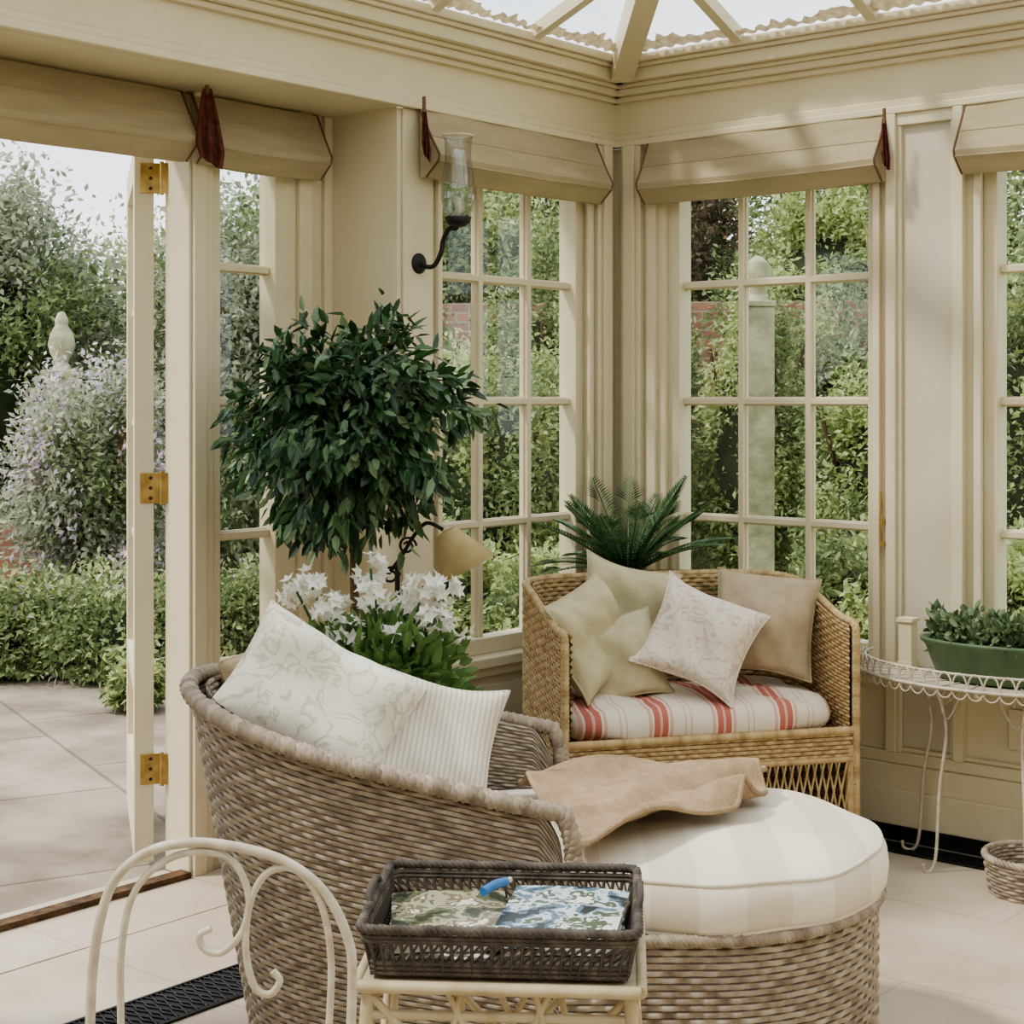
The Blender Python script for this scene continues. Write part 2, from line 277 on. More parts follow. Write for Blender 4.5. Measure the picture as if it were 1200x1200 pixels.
def doorleaf(name,hinge,ang,wd=.85):
    b=B(); t=.03
    b.box(0,.10,-t,t,.03,2.27,cream); b.box(wd-.09,wd,-t,t,.03,2.27,cream); b.box(.10,wd-.09,-t,t,.03,.28,cream); b.box(.10,wd-.09,-t,t,2.17,2.27,cream); b.box(.10,wd-.09,-t,t,.55,.62,cream)
    b.box(.10,wd-.09,-.008,.008,.28,.55,cream)
    for i in(1,2): x=.10+(wd-.19)*i/3; b.box(x-.011,x+.011,-.015,.015,.62,2.17,cream)
    for j in(1,2,3): z=.62+1.55*j/4; b.box(.10,wd-.09,-.0145,.0145,z-.011,z+.011,cream)
    b.add([(.08,0,.6),(wd-.08,0,.6),(wd-.08,0,2.2),(.08,0,2.2)],[(0,1,2,3)],glass)
    for z in(.32,1.2,2.17):
        b.box(-.005,.0,-.05,t-.018,z-.048,z+.048,brass); b.tube([(-.012,-.054,z-.052),(-.012,-.054,z+.052)],.007,brass,10)
        b.box(-.018,-.012,-.09,-.054,z-.048,z+.048,brass)
        for zz in(-.032,0,.032): b.lathe([(.001,.003),(.005,.002),(.006,0)],blackiron,8,T=Matrix.Translation((-.005,-.02,z+zz))@Matrix.Rotation(-math.pi/2,4,'Y'))
    return b.build(name,(hinge[0],hinge[1],0),ang,bevel=.002)
doorleaf('door_1',(-.46,-1.85),math.radians(180-35))
# ---- beam and cornice
def beam(name,w,a0,a1):
    b=B()
    for o,z0,z1 in((.0,ZB,2.74),(.035,ZB,ZB+.025),(.02,ZB+.025,ZB+.05),(.03,2.60,2.62),(.055,2.62,2.645),(.07,2.645,2.66),(.10,2.66,2.705),(.115,2.705,2.72),(.13,2.72,2.75)):
        wb(b,w,a0,a1,-.0 if o else -.001,o if o else .008,z0,z1,cream)
    wb(b,w,a0,a1,-.3,-.001,2.551,2.76,cream)
    b.build(name,bevel=.004)
beam('trim_cornice_left','L',-6.5,0); beam('trim_cornice_back','K',0,5)
b=B(); b.box(5,5.12,-6.5,0,0,2.78,cream); b.build('wall_right')
b=B(); b.box(-.45,5.12,-6.62,-6.5,0,2.78,cream); b.build('wall_front')
b=B(); b.box(4.87,5,-6.5,-.13,2.66,2.78,cream); b.box(.13,4.87,-6.5,-6.37,2.66,2.78,cream); b.build('trim_cornice_right')
b=B(); b.box(0,5,-6.5,0,-.06,0,floorm); b.build('floor')
def grille(name,x0,x1,y0,y1):
    b=B(); b.box(x0,x1,y0,y1,.0005,.002,blackiron)
    Lx,Ly=x1-x0,y1-y0; long=max(Lx,Ly); n=int(long/.03)
    for i in range(n):
        for sgn in(-1,1):
            c=(i+.5)*long/n; wd=min(Lx,Ly); h=wd*.5
            for k in range(3):
                u=-h+wd*(k+.5)/3
                p=(x0+c,y0+h+u) if Lx>Ly else (x0+h+u,y0+c)
                dx,dy=(.011,sgn*wd/6) if Lx>Ly else (wd/6,sgn*.011)
                b.tube([(p[0]-dx,p[1]-dy,.004),(p[0]+dx,p[1]+dy,.004)],.0028,blackiron,4)
    for q in(0,1):
        if Lx>Ly: b.box(x0,x1,(y0,y1-.008)[q],(y0+.008,y1)[q],.001,.007,blackiron)
        else: b.box((x0,x1-.008)[q],(x0+.008,x1)[q],y0,y1,.001,.007,blackiron)
    b.build(name)
grille('floor_grille',.42,.6,-4.6,-1.2); grille('floor_grille',.6,4.9,-.15,-.045)
# ---- roof lantern
b=B(); x0,x1,y0,y1,ze,sl=.11,4.89,-6.39,-.11,2.77,.42; hw=(x1-x0)/2; xm=(x0+x1)/2; zr=ze+hw*sl
def bar(p,q,w,h,m=cream):
    p=Vector(p);q=Vector(q);d=(q-p); L=d.length; d.normalize(); up=Vector((0,0,1)); s_=d.cross(up).normalized(); u=s_.cross(d)
    T=Matrix(((s_.x,d.x,u.x,p.x),(s_.y,d.y,u.y,p.y),(s_.z,d.z,u.z,p.z),(0,0,0,1))); b.box(-w/2,w/2,0,L,-h,0,m,T)
for y in np.arange(y1-.52,y0,-.52):
    t=min(hw,y1-y,y-y0)
    if t>.1: bar((x0,y,ze),(x0+t,y,ze+t*sl),.04,.045); bar((x1,y,ze),(x1-t,y,ze+t*sl),.04,.045)
for x in np.arange(x0+.52,x1,.52):
    t=min(x-x0,x1-x)
    if t>.1: bar((x,y1,ze),(x,y1-t,ze+t*sl),.04,.045); bar((x,y0,ze),(x,y0+t,ze+t*sl),.04,.045)
for cx,cy,dy in((x0,y1,-1),(x1,y1,-1),(x0,y0,1),(x1,y0,1)): bar((cx,cy,ze-.01),(xm,cy+dy*hw,zr-.01),.08,.11)
bar((xm,y1-hw,zr),(xm,y0+hw,zr),.09,.14)
g=.012
b.add([(x0,y0,ze+g),(x0,y1,ze+g),(x1,y1,ze+g),(x1,y0,ze+g),(xm,y1-hw,zr+g),(xm,y0+hw,zr+g)],[(0,5,4,1),(1,4,2),(2,4,5,3),(3,5,0)],glass)
b.build('ceiling_lantern_roof')
def ruffle(name,w):
    L_=4.8; ns=1100; nw=8; s=np.linspace(0,L_,ns)[:,None]; t=np.linspace(0,1,nw)[None,:]
    e=.045+.016*np.sin(s*7+.5*np.sin(s*3))+.010*np.sin(s*29+1)+.007*np.sin(s*97)
    z=ze-.012+t*e*sl-.006+.004*np.sin(s*110+t*4); o=x0+.03+t*e+.004*np.sin(s*163)
    s2=s+0*t
    P=np.stack([o+0*s2,-s2-.14,z+0*s2],-1) if w=='L' else np.stack([s2+.14,-(o+0*s2),z+0*s2],-1)
    b=B(); b.grid(P,cane_blind); b.build(name)
ruffle('roof_blind','L'); ruffle('roof_blind','K')
# ---- roman blinds
def blind(w,a0,a1,off0=0,name='roman_blind'):
    b=B(); prof=[(.015,2.46 if w!='D' else 2.425),(.035,2.42),(.075,2.34),(.112,2.275),(.108,2.255),(.055,2.205),(.03,2.205),(.03,2.42)]
    prof=[(o+off0,z) for o,z in prof]
    n=40; A=np.linspace(a0,a1,n); P=[]
    for k,a in enumerate(A):
        sag=.006*math.sin((a-a0)/(a1-a0)*math.pi)
        P.append([(o+.003*math.sin(a*17+z*20),a,z-sag*(z<2.3)) for o,z in prof])
    P=np.array(P)
    def mp(P):
        if w=='L': return np.stack([P[...,0],P[...,1],P[...,2]],-1)
        if w=='D': return np.stack([-.32+P[...,0],P[...,1],P[...,2]],-1)
        return np.stack([P[...,1],-P[...,0],P[...,2]],-1)
    G=mp(P); b.grid(G,blindm,smooth=False); b.add(G[0],[list(range(8))],blindm); b.add(G[-1],[list(range(8))[::-1]],blindm)
    for e in(0,-1): b.tube(G[e,:6],.004,cord,6)
    for k in (2,4): b.tube(G[:,k]+0.0,.003,blindm,6)
    return b.build(name)
blind('L',-1.11,-.16); blind('K',.18,1.15); blind('K',1.43,2.38); blind('K',2.66,3.6); blind('K',3.9,4.83)
blind('D',-1.80,-1.28); blind('D',-3.65,-1.84)
def tassel(p,s=1,a=0,wf=1):
    b=B(); n=26; T=np.linspace(0,1,14); U=np.linspace(-1,1,n); P=np.zeros((14,n,3))
    for i,t in enumerate(T):
        w_=(.012+.034*t**.8*(1 if t<.78 else 1-(t-.78)*2.2))*wf
        for j,u in enumerate(U): P[i,j]=(u*w_*s+.012*t*s,-.012*math.cos(u*math.pi*2.5)*t*s-.012*s,-(.22*t)*s-(.02*(u+.3))*t*s)
    b.grid(P,maroon); Q=P.copy(); Q[...,1]+=.012; b.grid(Q,maroon,flip=True); b.tube([(0,-.01,.03),(0,-.012,-.02)],.006,cord,8); b.build('blind_tassel',p,a)
tassel((-.19,-1.82,2.42),1.0,ANG+.2,1.1); tassel((.075,-1.14,2.43),.75,ANG,.5); tassel((1.17,-.085,2.41),.72,ANG,.5)
# ---- wall lantern
b=B(); b.lathe([(.001,.012),(.022,.012),(.034,.004),(.034,0)],blackiron,20,T=Matrix.Rotation(math.pi/2,4,'Y'))
b.tube(catmull([(.0,0,0),(.03,0,-.012),(.07,.0,-.01),(.10,0,.03),(.11,0,.07),(.135,0,.105),(.165,0,.105),(.175,0,.12)],8),.008,blackiron)
b.lathe([(.001,.108),(.022,.11),(.040,.125),(.044,.14),(.034,.14),(.012,.128),(.012,.14)],blackiron,24,(.175,0,0))
b.lathe([(.011,.135),(.011,.2),(.002,.203)],white_paint,16,(.175,0,0))
lg=glassmat('lantern_glass',(.80,.82,.80),.14); b.lathe([(.026,.135),(.045,.16),(.056,.2),(.052,.26),(.042,.33),(.044,.385),(.048,.40)],lg,28,(.175,0,0))
b.tube([(.175+.049*math.cos(t),.049*math.sin(t),.402) for t in np.linspace(0,2*math.pi,30,endpoint=False)],.0028,white_paint,6,closed=True)
b.build('wall_lantern',(.012,-1.10,1.925))
# ---------------------------------------------------------------- weave
def resample(poly,n):
    poly=np.asarray(poly,float); ln=np.concatenate([[0],np.cumsum(np.linalg.norm(np.diff(poly,axis=0),axis=1))])
    s=np.linspace(0,ln[-1],n); return np.stack([np.interp(s,ln,poly[:,0]),np.interp(s,ln,poly[:,1])],-1),ln[-1],s
def weave(b,poly,zb,zt,flare,m,stake=.034,row=.013,amp=.004,sign=1,center=(0,0),sps=6,spr=6):
    ln=np.sum(np.linalg.norm(np.diff(np.asarray(poly),axis=0),axis=1)); ns=int(ln/stake*sps)+1
    p,L_,s=resample(poly,ns); tg=np.gradient(p,axis=0); tg/=np.linalg.norm(tg,axis=1)[:,None]+1e-9; nr=np.stack([tg[:,1],-tg[:,0]],-1)
    c=np.array(center)
    if np.sum(nr*(p-c))<0: nr=-nr
    zt_=zt(p[:,0],p[:,1],s); zb_=zb(p[:,0],p[:,1],s)
    rows=int(np.max(zt_-zb_)/row); nv=rows*spr+1; v=np.linspace(0,rows,nv)
    z=zb_[:,None]+(zt_-zb_)[:,None]*v[None,:]/rows
    k=np.floor(v+1e-9); f=v-k; h=np.sqrt(np.clip(1-(2*f-1)**2,0,1)); u=s/stake
    cs=np.cos(np.pi*(u[:,None]+k[None,:])); cs=np.sign(cs)*np.abs(cs)**.7
    d=amp*(.6*h[None,:]+.8*h[None,:]*cs)
    off=flare(p[:,0][:,None],z)+d*sign
    P=np.stack([p[:,0][:,None]+nr[:,0][:,None]*off,p[:,1][:,None]+nr[:,1][:,None]*off,z],-1)
    uv=np.stack([u[:,None]+0*v[None,:],0*u[:,None]+v[None,:]],-1); b.grid(P,m,uv); return p,nr,s
def braid(b,pts,r,m,pitch=.05):
    P=np.asarray(pts,float); ln=np.concatenate([[0],np.cumsum(np.linalg.norm(np.diff(P,axis=0),axis=1))]); n=int(ln[-1]/.007)+2; s=np.linspace(0,ln[-1],n)
    Q=np.stack([np.interp(s,ln,P[:,i]) for i in range(3)],-1); tg=np.gradient(Q,axis=0); tg/=np.linalg.norm(tg,axis=1)[:,None]+1e-9
    a=np.array([0,0,1.]); U=np.cross(tg,a+np.array([.01,.02,0])); U/=np.linalg.norm(U,axis=1)[:,None]+1e-9; V=np.cross(tg,U)
    for k in range(3):
        ph=2*np.pi*(s/pitch+k/3); C=Q+(U*np.cos(ph)[:,None]+V*np.sin(ph)[:,None])*r*.5; b.tube(C,r*.62,m,6,uvs=25)
def arc(cx,cy,r,a0,a1,n=24):
    return [(cx+r*math.cos(math.radians(a)),cy+r*math.sin(math.radians(a))) for a in np.linspace(a0,a1,n)]
# ---- chaise longue
HL,HW=.765,.425; XE=.055
def stad(hl,hw,n=28):
    c=hl-hw; return arc(c,0,hw,-90,90,n)+arc(-c,0,hw,90,270,n)
b=B(); CB=HL-HW
backpoly=[(XE,-HW)]+arc(-CB,0,HW,270,90,50)+[(XE,HW)]
def rim(x):
    t=np.clip((XE-np.asarray(x,float))/(HL+XE),0,1); return .655+.195*t**1.1
def ztop(x,y,s):
    return rim(x)-.10*(1-np.clip((XE-x)/.05,0,1)**.5)
def wfl(x): return sm(-x,-.2,.5)
def flr(x,z): return -.15*wfl(x)*(1-np.clip(z/.86,0,1))-.004
weave(b,backpoly,lambda x,y,s:0*x,ztop,flr,wick,stake=.028,row=.0135,amp=.005)
weave(b,backpoly,lambda x,y,s:0*x+.36,ztop,lambda x,z:flr(x,z)-.03,wick,stake=.028,row=.0135,amp=.005,sign=-1)
footpoly=[(XE-.01,HW)]+arc(CB,0,HW,90,-90,50)+[(XE-.01,-HW)]
weave(b,footpoly,lambda x,y,s:0*x,lambda x,y,s:0*x+.40,lambda x,z:0*x*z-.004,wick,stake=.028,row=.0135,amp=.005)
bp,_,_=resample(backpoly,160); rp=[(x,y*.985,float(rim(x))) for x,y in bp]
ends=lambda y:[(XE+.02,y,.42),(XE+.022,y,.52),(XE+.018,y,.6),(XE+.005,y,.64)]
full=ends(rp[0][1])+rp+ends(rp[-1][1])[::-1]
braid(b,catmull(full,3),.019,wickt,.035); fp,_,_=resample(footpoly,80)
braid(b,[(x*1.005,y*1.005,.405) for x,y in fp],.013,wickt,.03); braid(b,[(x,y,.02) for x,y in fp],.014,wickt)
def ylim(x):
    k=sm(x,XE-.01,XE+.09); return (HW-.06-.10*wfl(x))*(1-k)+(HW+.012)*k
def squeeze(V,base):
    V[:,1]*=ylim(V[:,0])/base; V[:,0]=np.where(V[:,0]<0,V[:,0]*(1-.20*sm(-V[:,0],0,.6)),V[:,0])
sd=np.array([(x,y,.375) for x,y in stad(HL-.02,HW-.02,60)]); squeeze(sd,HW+.014); b.add(sd,[list(range(len(sd)))],wickt)
for x in(.5,-.35):
    for y in(-.25,.25): b.tube([(x,y,0),(x,y,.37)],.022,wickt)
LC=W(.047,3.64); chaise=b.build('wicker_chaise_longue',LC,ANG)
def cushion(b,outf,h,m,pipe=None,z0=0,dome=.02,wob=.003,sq=None):
    prof=[(.10,.006),(.03,.0),(.008,.012),(-.004,.03),(-.008,h*.5),(-.004,h-.03),(.008,h-.012),(.03,h),(.08,h+dome*.4),(.15,h+dome*.75),(.24,h+dome*.95),(.34,h+dome)]
    P=[]
    for i,z in prof:
        q=np.array(outf(i)); th=np.arctan2(q[:,1],q[:,0]); w=wob*np.sin(th*9+z*30)+wob*np.sin(th*17+1)
        R_=np.stack([q[:,0],q[:,1],z0+z+w],-1)
        if sq: sq(R_)
        P.append(R_)
    P=np.array(P); b.grid(P,m,cv=True); n=P.shape[1]; b.add(P[-1],[list(range(n))],m,True); b.add(P[0],[list(range(n))[::-1]],m,True)
    if pipe is not None:
        b.tube(P[6],.005,pipe,8,closed=True); b.tube(P[2],.005,pipe,8,closed=True)
cush_st=stripemat('cushion_wide_stripe',[(0,sr(226,218,202)),(.5,sr(215,205,187))],.19,'X')
pipem=mat('cushion_piping',sr(216,207,190))
b=B(); cushion(b,lambda i:stad(HL+.015-i,max(HW+.012-i,.03),60),.12,cush_st,pipem,dome=.025,sq=lambda V:squeeze(V,HW+.014))
b.build('chaise_seat_cushion',(LC[0],LC[1],.405),ANG)
# ---- pillows
def pillow(name,w,h,t,m,pos,normal,roll=0,pinch=.10,pipe=None):
    b=B(); n=40; u=np.linspace(-1,1,n); U,V=np.meshgrid(u,u,indexing='ij')
    T=t/2*np.clip((1-np.abs(U)**2.6)*(1-np.abs(V)**2.6),0,1)**.5
    sd=random.random()*9
    T=T*(1+.10*np.sin(U*4+sd)*np.cos(V*3.3+sd)+.05*np.sin(U*9+V*7+sd)+.03*np.sin(U*V*14+sd))
    X=w/2*U*(1-pinch*(1-V**2)*U**2); Y=h/2*V*(1-pinch*(1-U**2)*V**2)
    wz=.016*np.sin(U*3+sd)+.014*np.sin(V*4+sd)
    b.grid(np.stack([X,Y,T+wz],-1),m); b.grid(np.stack([X,Y,-T+wz],-1),m,flip=True)
    e=[(i,0) for i in range(n)]+[(n-1,j) for j in range(1,n)]+[(i,n-1) for i in range(n-2,-1,-1)]+[(0,j) for j in range(n-2,0,-1)]
    E=np.array([(X[i,j],Y[i,j],wz[i,j]) for i,j in e]); b.tube(E,.0035,pipe or m,6,closed=True)
    nr=Rv*normal[0]+Fv*normal[1]+np.array([0,0,normal[2]]); nr/=np.linalg.norm(nr)
    up=np.array([0,0,1.]); ux=np.cross(up,nr); ux/=np.linalg.norm(ux); uy=np.cross(nr,ux)
    c,s_=math.cos(math.radians(roll)),math.sin(math.radians(roll)); ax=ux*c+uy*s_; ay=-ux*s_+uy*c
    p=W(*pos); M=Matrix(((ax[0],ay[0],nr[0],p[0]),(ax[1],ay[1],nr[1],p[1]),(ax[2],ay[2],nr[2],p[2]),(0,0,0,1)))
    return b.build(name,M=M)
pw=printmat('pillow_botanical_print',sr(232,226,212),sr(196,194,172),13,.46,.56)
pg=stripemat('pillow_grey_ticking',[(0,sr(222,214,200)),(.6,sr(198,190,176))],.012,'X')
pbe=mat('pillow_beige_linen',sr(196,180,150),sr(186,168,138),20,.9,.3,200,spec=.1)
pgr=mat('pillow_sage_linen',sr(200,191,160),sr(188,179,147),20,.9,.3,200,spec=.1)
pfl=printmat('pillow_floral_print',sr(228,218,204),sr(204,182,168),15,.47,.55)
pta=mat('pillow_taupe_linen',sr(190,174,148),sr(178,161,136),20,.9,.3,200,spec=.1)
pillow('throw_pillow',.32,.34,.14,pbe,(-.52,3.82,.76),(.7,-.35,.35),10)
pillow('throw_pillow',.40,.31,.20,pw,(-.435,3.58,.805),(.30,-.75,.5),-36,.06)
pillow('throw_pillow',.35,.35,.15,pg,(-.205,3.66,.685),(.15,-.8,.42),-14,.12)
def cloth(name,corners,m,nx=110,ny=70,amp=.012,seed=1,fringe=False,along=False):
    A,Bc,C,D=[np.array(c,float) for c in corners]; u=np.linspace(0,1,nx)[:,None,None]; v=np.linspace(0,1,ny)[None,:,None]
    P=A*(1-u)*(1-v)+Bc*u*(1-v)+C*u*v+D*(1-u)*v
    U=u[...,0]+0*v[...,0]; V=v[...,0]+0*u[...,0]; S_,T_=(V,U) if along else (U,V)
    r_=np.random.default_rng(seed); z=np.zeros_like(U)
    for k in range(5):
        a,b2,ph=r_.uniform(-2.5,2.5),r_.uniform(7,17),r_.uniform(0,6); z+=(.5+.5*np.sin(b2*S_+a*T_*2+ph+1.2*np.sin(T_*3+k)))**1.8*amp/(1+k*.3)
    P=P.copy(); P[...,2]+=z
    e=.016*np.sin(V*7+seed)+.008*np.sin(V*15); P[...,0]+=e; P[...,1]+=.016*np.sin(U*6+seed)+.008*np.sin(U*13)
    Q=np.array([[W(p[0],p[1],p[2]) for p in row] for row in P])
    b=B(); b.grid(Q,m); b.grid(Q-np.array([0,0,.012]),m,flip=True)
    for e in(Q[0],Q[-1],Q[:,0],Q[:,-1]): b.tube(e-np.array([0,0,.006]),.007,m,6)
    if fringe:
        for e in Q[:,-1]: b.tube([e,e+Rv*.03+np.array([0,0,-.015]),e+Rv*.05+np.array([0,0,-.03])+rng.normal(0,.005,3)],.002,m,4)
    return b.build(name)
throwm=mat('tan_wool_throw',sr(172,150,124),sr(158,136,110),30,.95,.4,160,spec=.1)
cloth('wool_throw_blanket',[(.03,3.80,.57),(.62,3.91,.57),(.50,3.56,.565),(.13,3.23,.560)],throwm,amp=.03,seed=4,along=True)
whitebl=mat('white_knit',sr(222,214,198),sr(200,190,172),30,.95,.5,160,spec=.1)
cloth('fringed_blanket',[(-.46,3.44,.62),(-.25,3.38,.575),(-.05,3.43,.57),(-.25,3.62,.60)],whitebl,amp=.015,seed=8,fringe=True)
# ---- loveseat
b=B(); w2,dp=.482,.30
U_=[(-w2,-dp),(-w2,.08)]+arc(-w2+.20,dp-.20,.20,180,90,18)+arc(w2-.28,dp-.28,.28,90,0,18)+[(w2,.02),(w2,-dp)]
def lz(x,y): return .775+.105*sm(y,-.3,.2)
weave(b,U_,lambda x,y,s:0*x+.06,lambda x,y,s:lz(x,y),lambda x,z:0*x*z,canem,stake=.024,row=.014,amp=.0045)
weave(b,U_,lambda x,y,s:0*x+.38,lambda x,y,s:lz(x,y),lambda x,z:0*x*z-.026,canem,stake=.024,row=.014,amp=.0045,sign=-1)
up,_,_=resample(U_,140); rimp=[(x*.985,y*.985,float(lz(x,y))) for x,y in up]
e0=[(-w2*.985,-dp-.003,z) for z in(.04,.3,.5,.66,.74)]; e1=[(w2*.985,-dp-.003,z) for z in(.04,.3,.5,.66,.74)][::-1]
fr=catmull(e0+[(-w2*.985,-dp+.012,.775)]+rimp[4:-4:3]+[(w2*.985,-dp+.012,.775)]+e1,5); b.tube(fr,.013,canet,10)
ln=np.concatenate([[0],np.cumsum(np.linalg.norm(np.diff(fr,axis=0),axis=1))]); s=np.arange(0,ln[-1],.0035); Q=np.stack([np.interp(s,ln,fr[:,i]) for i in range(3)],-1)
tg=np.gradient(Q,axis=0); tg/=np.linalg.norm(tg,axis=1)[:,None]; a=np.array([.5,.7,.1]); Uu=np.cross(tg,a); Uu/=np.linalg.norm(Uu,axis=1)[:,None]; Vv=np.cross(tg,Uu); ph=s/.014*2*np.pi
b.tube(Q+(Uu*np.cos(ph)[:,None]+Vv*np.sin(ph)[:,None])*.013,.0032,canet,5,uvs=20)
def fline(y,z,r,n=20): b.tube([(x,y,z) for x in np.linspace(-w2+.01,w2-.01,n)],r,canet,8)
weave(b,[(-w2+.02,-dp),(w2-.02,-dp)],lambda x,y,s:0*x+.36,lambda x,y,s:0*x+.44,lambda x,z:0*x*z,canem,stake=.02,row=.013,amp=.005,center=(0,1))
fline(-dp,.445,.013); fline(-dp,.355,.010); fline(-dp,.13,.010); fline(-dp,.06,.012)
weave(b,[(-w2+.02,-dp),(w2-.02,-dp)],lambda x,y,s:0*x+.06,lambda x,y,s:0*x+.13,lambda x,z:0*x*z,canem,stake=.02,row=.013,amp=.004,center=(0,1))
for i in range(36):
    x=-w2+.03+i*(2*w2-.06)/35
    for dx in(-.045,.045):
        x2=min(max(x+dx,-w2+.02),w2-.02); b.tube([(x,-dp+(.004 if dx>0 else -.004),.13),((x+x2)/2,-dp,.24),(x2,-dp+(.004 if dx<0 else -.004),.355)],.0038,canet,5)
b.box(-w2+.03,w2-.03,-dp+.01,dp-.06,.40,.43,canet)
for x in(-w2+.02,w2-.02):
    for y in(-dp+.01,dp-.12): b.tube([(x,y,0),(x,y,.4)],.018,canet)
LS=W(.537,5.232); LA=ANG+math.radians(15); b.build('rattan_loveseat',LS,LA)
red=sr(192,118,106); pk=sr(214,176,162); wh=sr(226,216,200); ln_=sr(210,190,172)
red_st=stripemat('red_ticking_stripe',[(0,wh),(.28,pk),(.33,wh),(.36,red),(.45,pk),(.49,red),(.58,wh),(.61,pk),(.66,wh),(.84,ln_),(.87,wh),(.93,ln_),(.96,wh)],.205,'X')
b=B()
def rect(a,c,i,n=72,p=5):
    th=np.linspace(0,2*np.pi,n,endpoint=False); A=max(a-i,.02); C=max(c-i,.02)
    return [(A*np.sign(math.cos(t))*abs(math.cos(t))**(2/p),C*np.sign(math.sin(t))*abs(math.sin(t))**(2/p)) for t in th]
cushion(b,lambda i:rect(.435,.255,i*.75),.095,red_st,None,dome=.02,wob=.005)
q=Vector(LS)+Vector((math.sin(LA)*.045,-math.cos(LA)*.045,.44)); b.build('striped_seat_cushion',q,LA)
pillow('throw_pillow',.33,.33,.14,pgr,(.235,5.09,.725),(.75,-.55,.3),14,.10)
pillow('throw_pillow',.33,.33,.14,pgr,(.37,5.34,.78),(.2,-.9,.25),-16,.12)
pillow('throw_pillow',.29,.29,.13,pgr,(.335,5.12,.66),(.1,-.9,.4),12,.12)
pillow('throw_pillow',.345,.34,.15,pfl,(.59,5.08,.73),(.05,-.85,.45),-27,.15)
pillow('throw_pillow',.34,.34,.15,pta,(.82,5.28,.75),(-.15,-.9,.3),-6,.10)
# ---------------------------------------------------------------- foliage
def leaves(b,C,D,N,Ln,Wd,m,six=False,curl=.15):
    C=np.asarray(C);D=D/(np.linalg.norm(D,axis=1)[:,None]+1e-9); S=np.cross(D,N); S/=np.linalg.norm(S,axis=1)[:,None]+1e-9; Nn=np.cross(S,D)
    Ln=np.broadcast_to(Ln,(len(C),))[:,None]; Wd=np.broadcast_to(Wd,(len(C),))[:,None]; n=len(C)
    if six:
        V=np.stack([C,C+D*Ln*.3+S*Wd*.45+Nn*Wd*.15,C+D*Ln*.7+S*Wd*.38-Nn*Ln*.02,C+D*Ln-Nn*Ln*curl,C+D*Ln*.7-S*Wd*.38-Nn*Ln*.02,C+D*Ln*.3-S*Wd*.45+Nn*Wd*.15],1)
        base=np.arange(n)[:,None]*6; F=np.concatenate([base+np.array([0,1,2,3]),base+np.array([0,3,4,5])])
    else:
        V=np.stack([C,C+D*Ln*.45+S*Wd*.5,C+D*Ln-Nn*Ln*curl,C+D*Ln*.45-S*Wd*.5],1); F=np.arange(n*4).reshape(n,4)
    b.add(V.reshape(-1,3),F,m,False)
def unit(n):
    v=rng.normal(size=(n,3)); return v/np.linalg.norm(v,axis=1)[:,None]
def bush(b,c,rad,n,L_,m,clumps=40,cs=.28,shell=.75,up=.3,asp=.5,solid=True):
    c=np.array(c,float); rad=np.array(rad,float); k=unit(clumps)*rng.uniform(shell*.8,1.0,(clumps,1))
    idx=rng.integers(0,clumps,n); p=k[idx]+rng.normal(0,cs*.5,(n,3)); P=c+p*rad
    P[:,2]=np.maximum(P[:,2],.02)
    D=p/(np.linalg.norm(p,axis=1)[:,None]+1e-9)*.6+unit(n)*.9+np.array([0,0,-.1]); N=unit(n)*.8+np.array([0,0,up+.5])
    Ls=L_*rng.uniform(.6,1.3,n); leaves(b,P,D,N,Ls,Ls*asp,m)
    if solid:
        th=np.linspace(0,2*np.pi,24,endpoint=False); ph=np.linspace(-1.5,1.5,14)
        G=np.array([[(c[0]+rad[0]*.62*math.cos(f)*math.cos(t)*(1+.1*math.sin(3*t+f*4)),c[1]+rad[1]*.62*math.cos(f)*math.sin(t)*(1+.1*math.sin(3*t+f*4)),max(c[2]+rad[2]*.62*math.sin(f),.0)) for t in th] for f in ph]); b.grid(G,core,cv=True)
# ficus standard tree
b=B(); n=5600; k=unit(170)*rng.uniform(.35,.95,(170,1)); idx=rng.integers(0,170,n); p=k[idx]+rng.normal(0,.10,(n,3))
rad=np.array([.36,.36,.335]); P=p*rad+np.array([0,0,1.395])
D=p*.8+unit(n)*.7+np.array([0,0,-.55]); N=unit(n)*.6+p*.5+np.array([0,0,.6]); Ls=rng.uniform(.042,.074,n); leaves(b,P,D,N,Ls,Ls*.42,L_ficus,True,.1)
b.tube(catmull([(0,0,.3),(.01,0,.6),(-.008,.005,.9),(0,0,1.1),(.0,0,1.3)],5),.013,bark)
for kk in k[:34]: b.tube(catmull([(0,0,1.1+.1*random.random()),kk*rad*.5+np.array([0,0,1.36]),kk*rad+np.array([0,0,1.40])],4),.005,bark,5)
b.lathe([(.001,.0),(.11,0),(.115,.02),(.15,.27),(.165,.28),(.165,.32),(.145,.32),(.14,.29),(.001,.29)],terra,32)
b.build('potted_ficus_tree',W(-.465,4.8))
# white flowering plant
b=B(); heads=[(-.19,.0,.98),(-.13,-.02,.91),(-.01,-.03,.95),(-.03,.06,1.01),(.12,0,.97),(.15,-.04,.88),(.04,-.05,.83),(.19,.03,.85),(-.23,.03,.95),(.07,.06,.90),(-.08,-.06,.85),(.17,.05,.95)]
ca,sa=Rv,Fv
for hx,hy,hz in heads:
    c=ca*hx+sa*hy+np.array([0,0,hz]); b.tube(catmull([(0,0,.4),c*np.array([.5,.5,.75]),c],5),.004,L_cycad,5)
    u=unit(20); C0=c+u*rng.uniform(.025,.055,(20,1))*np.array([1,1,.75])
    for i in range(5):
        a=2*np.pi*i/5; t1=np.cross(u,np.array([.3,.2,.9])); t1/=np.linalg.norm(t1,axis=1)[:,None]; t2=np.cross(u,t1)
        D=(t1*math.cos(a)+t2*math.sin(a))*.9+u*.55; leaves(b,C0,D,u,.027,.015,L_white)
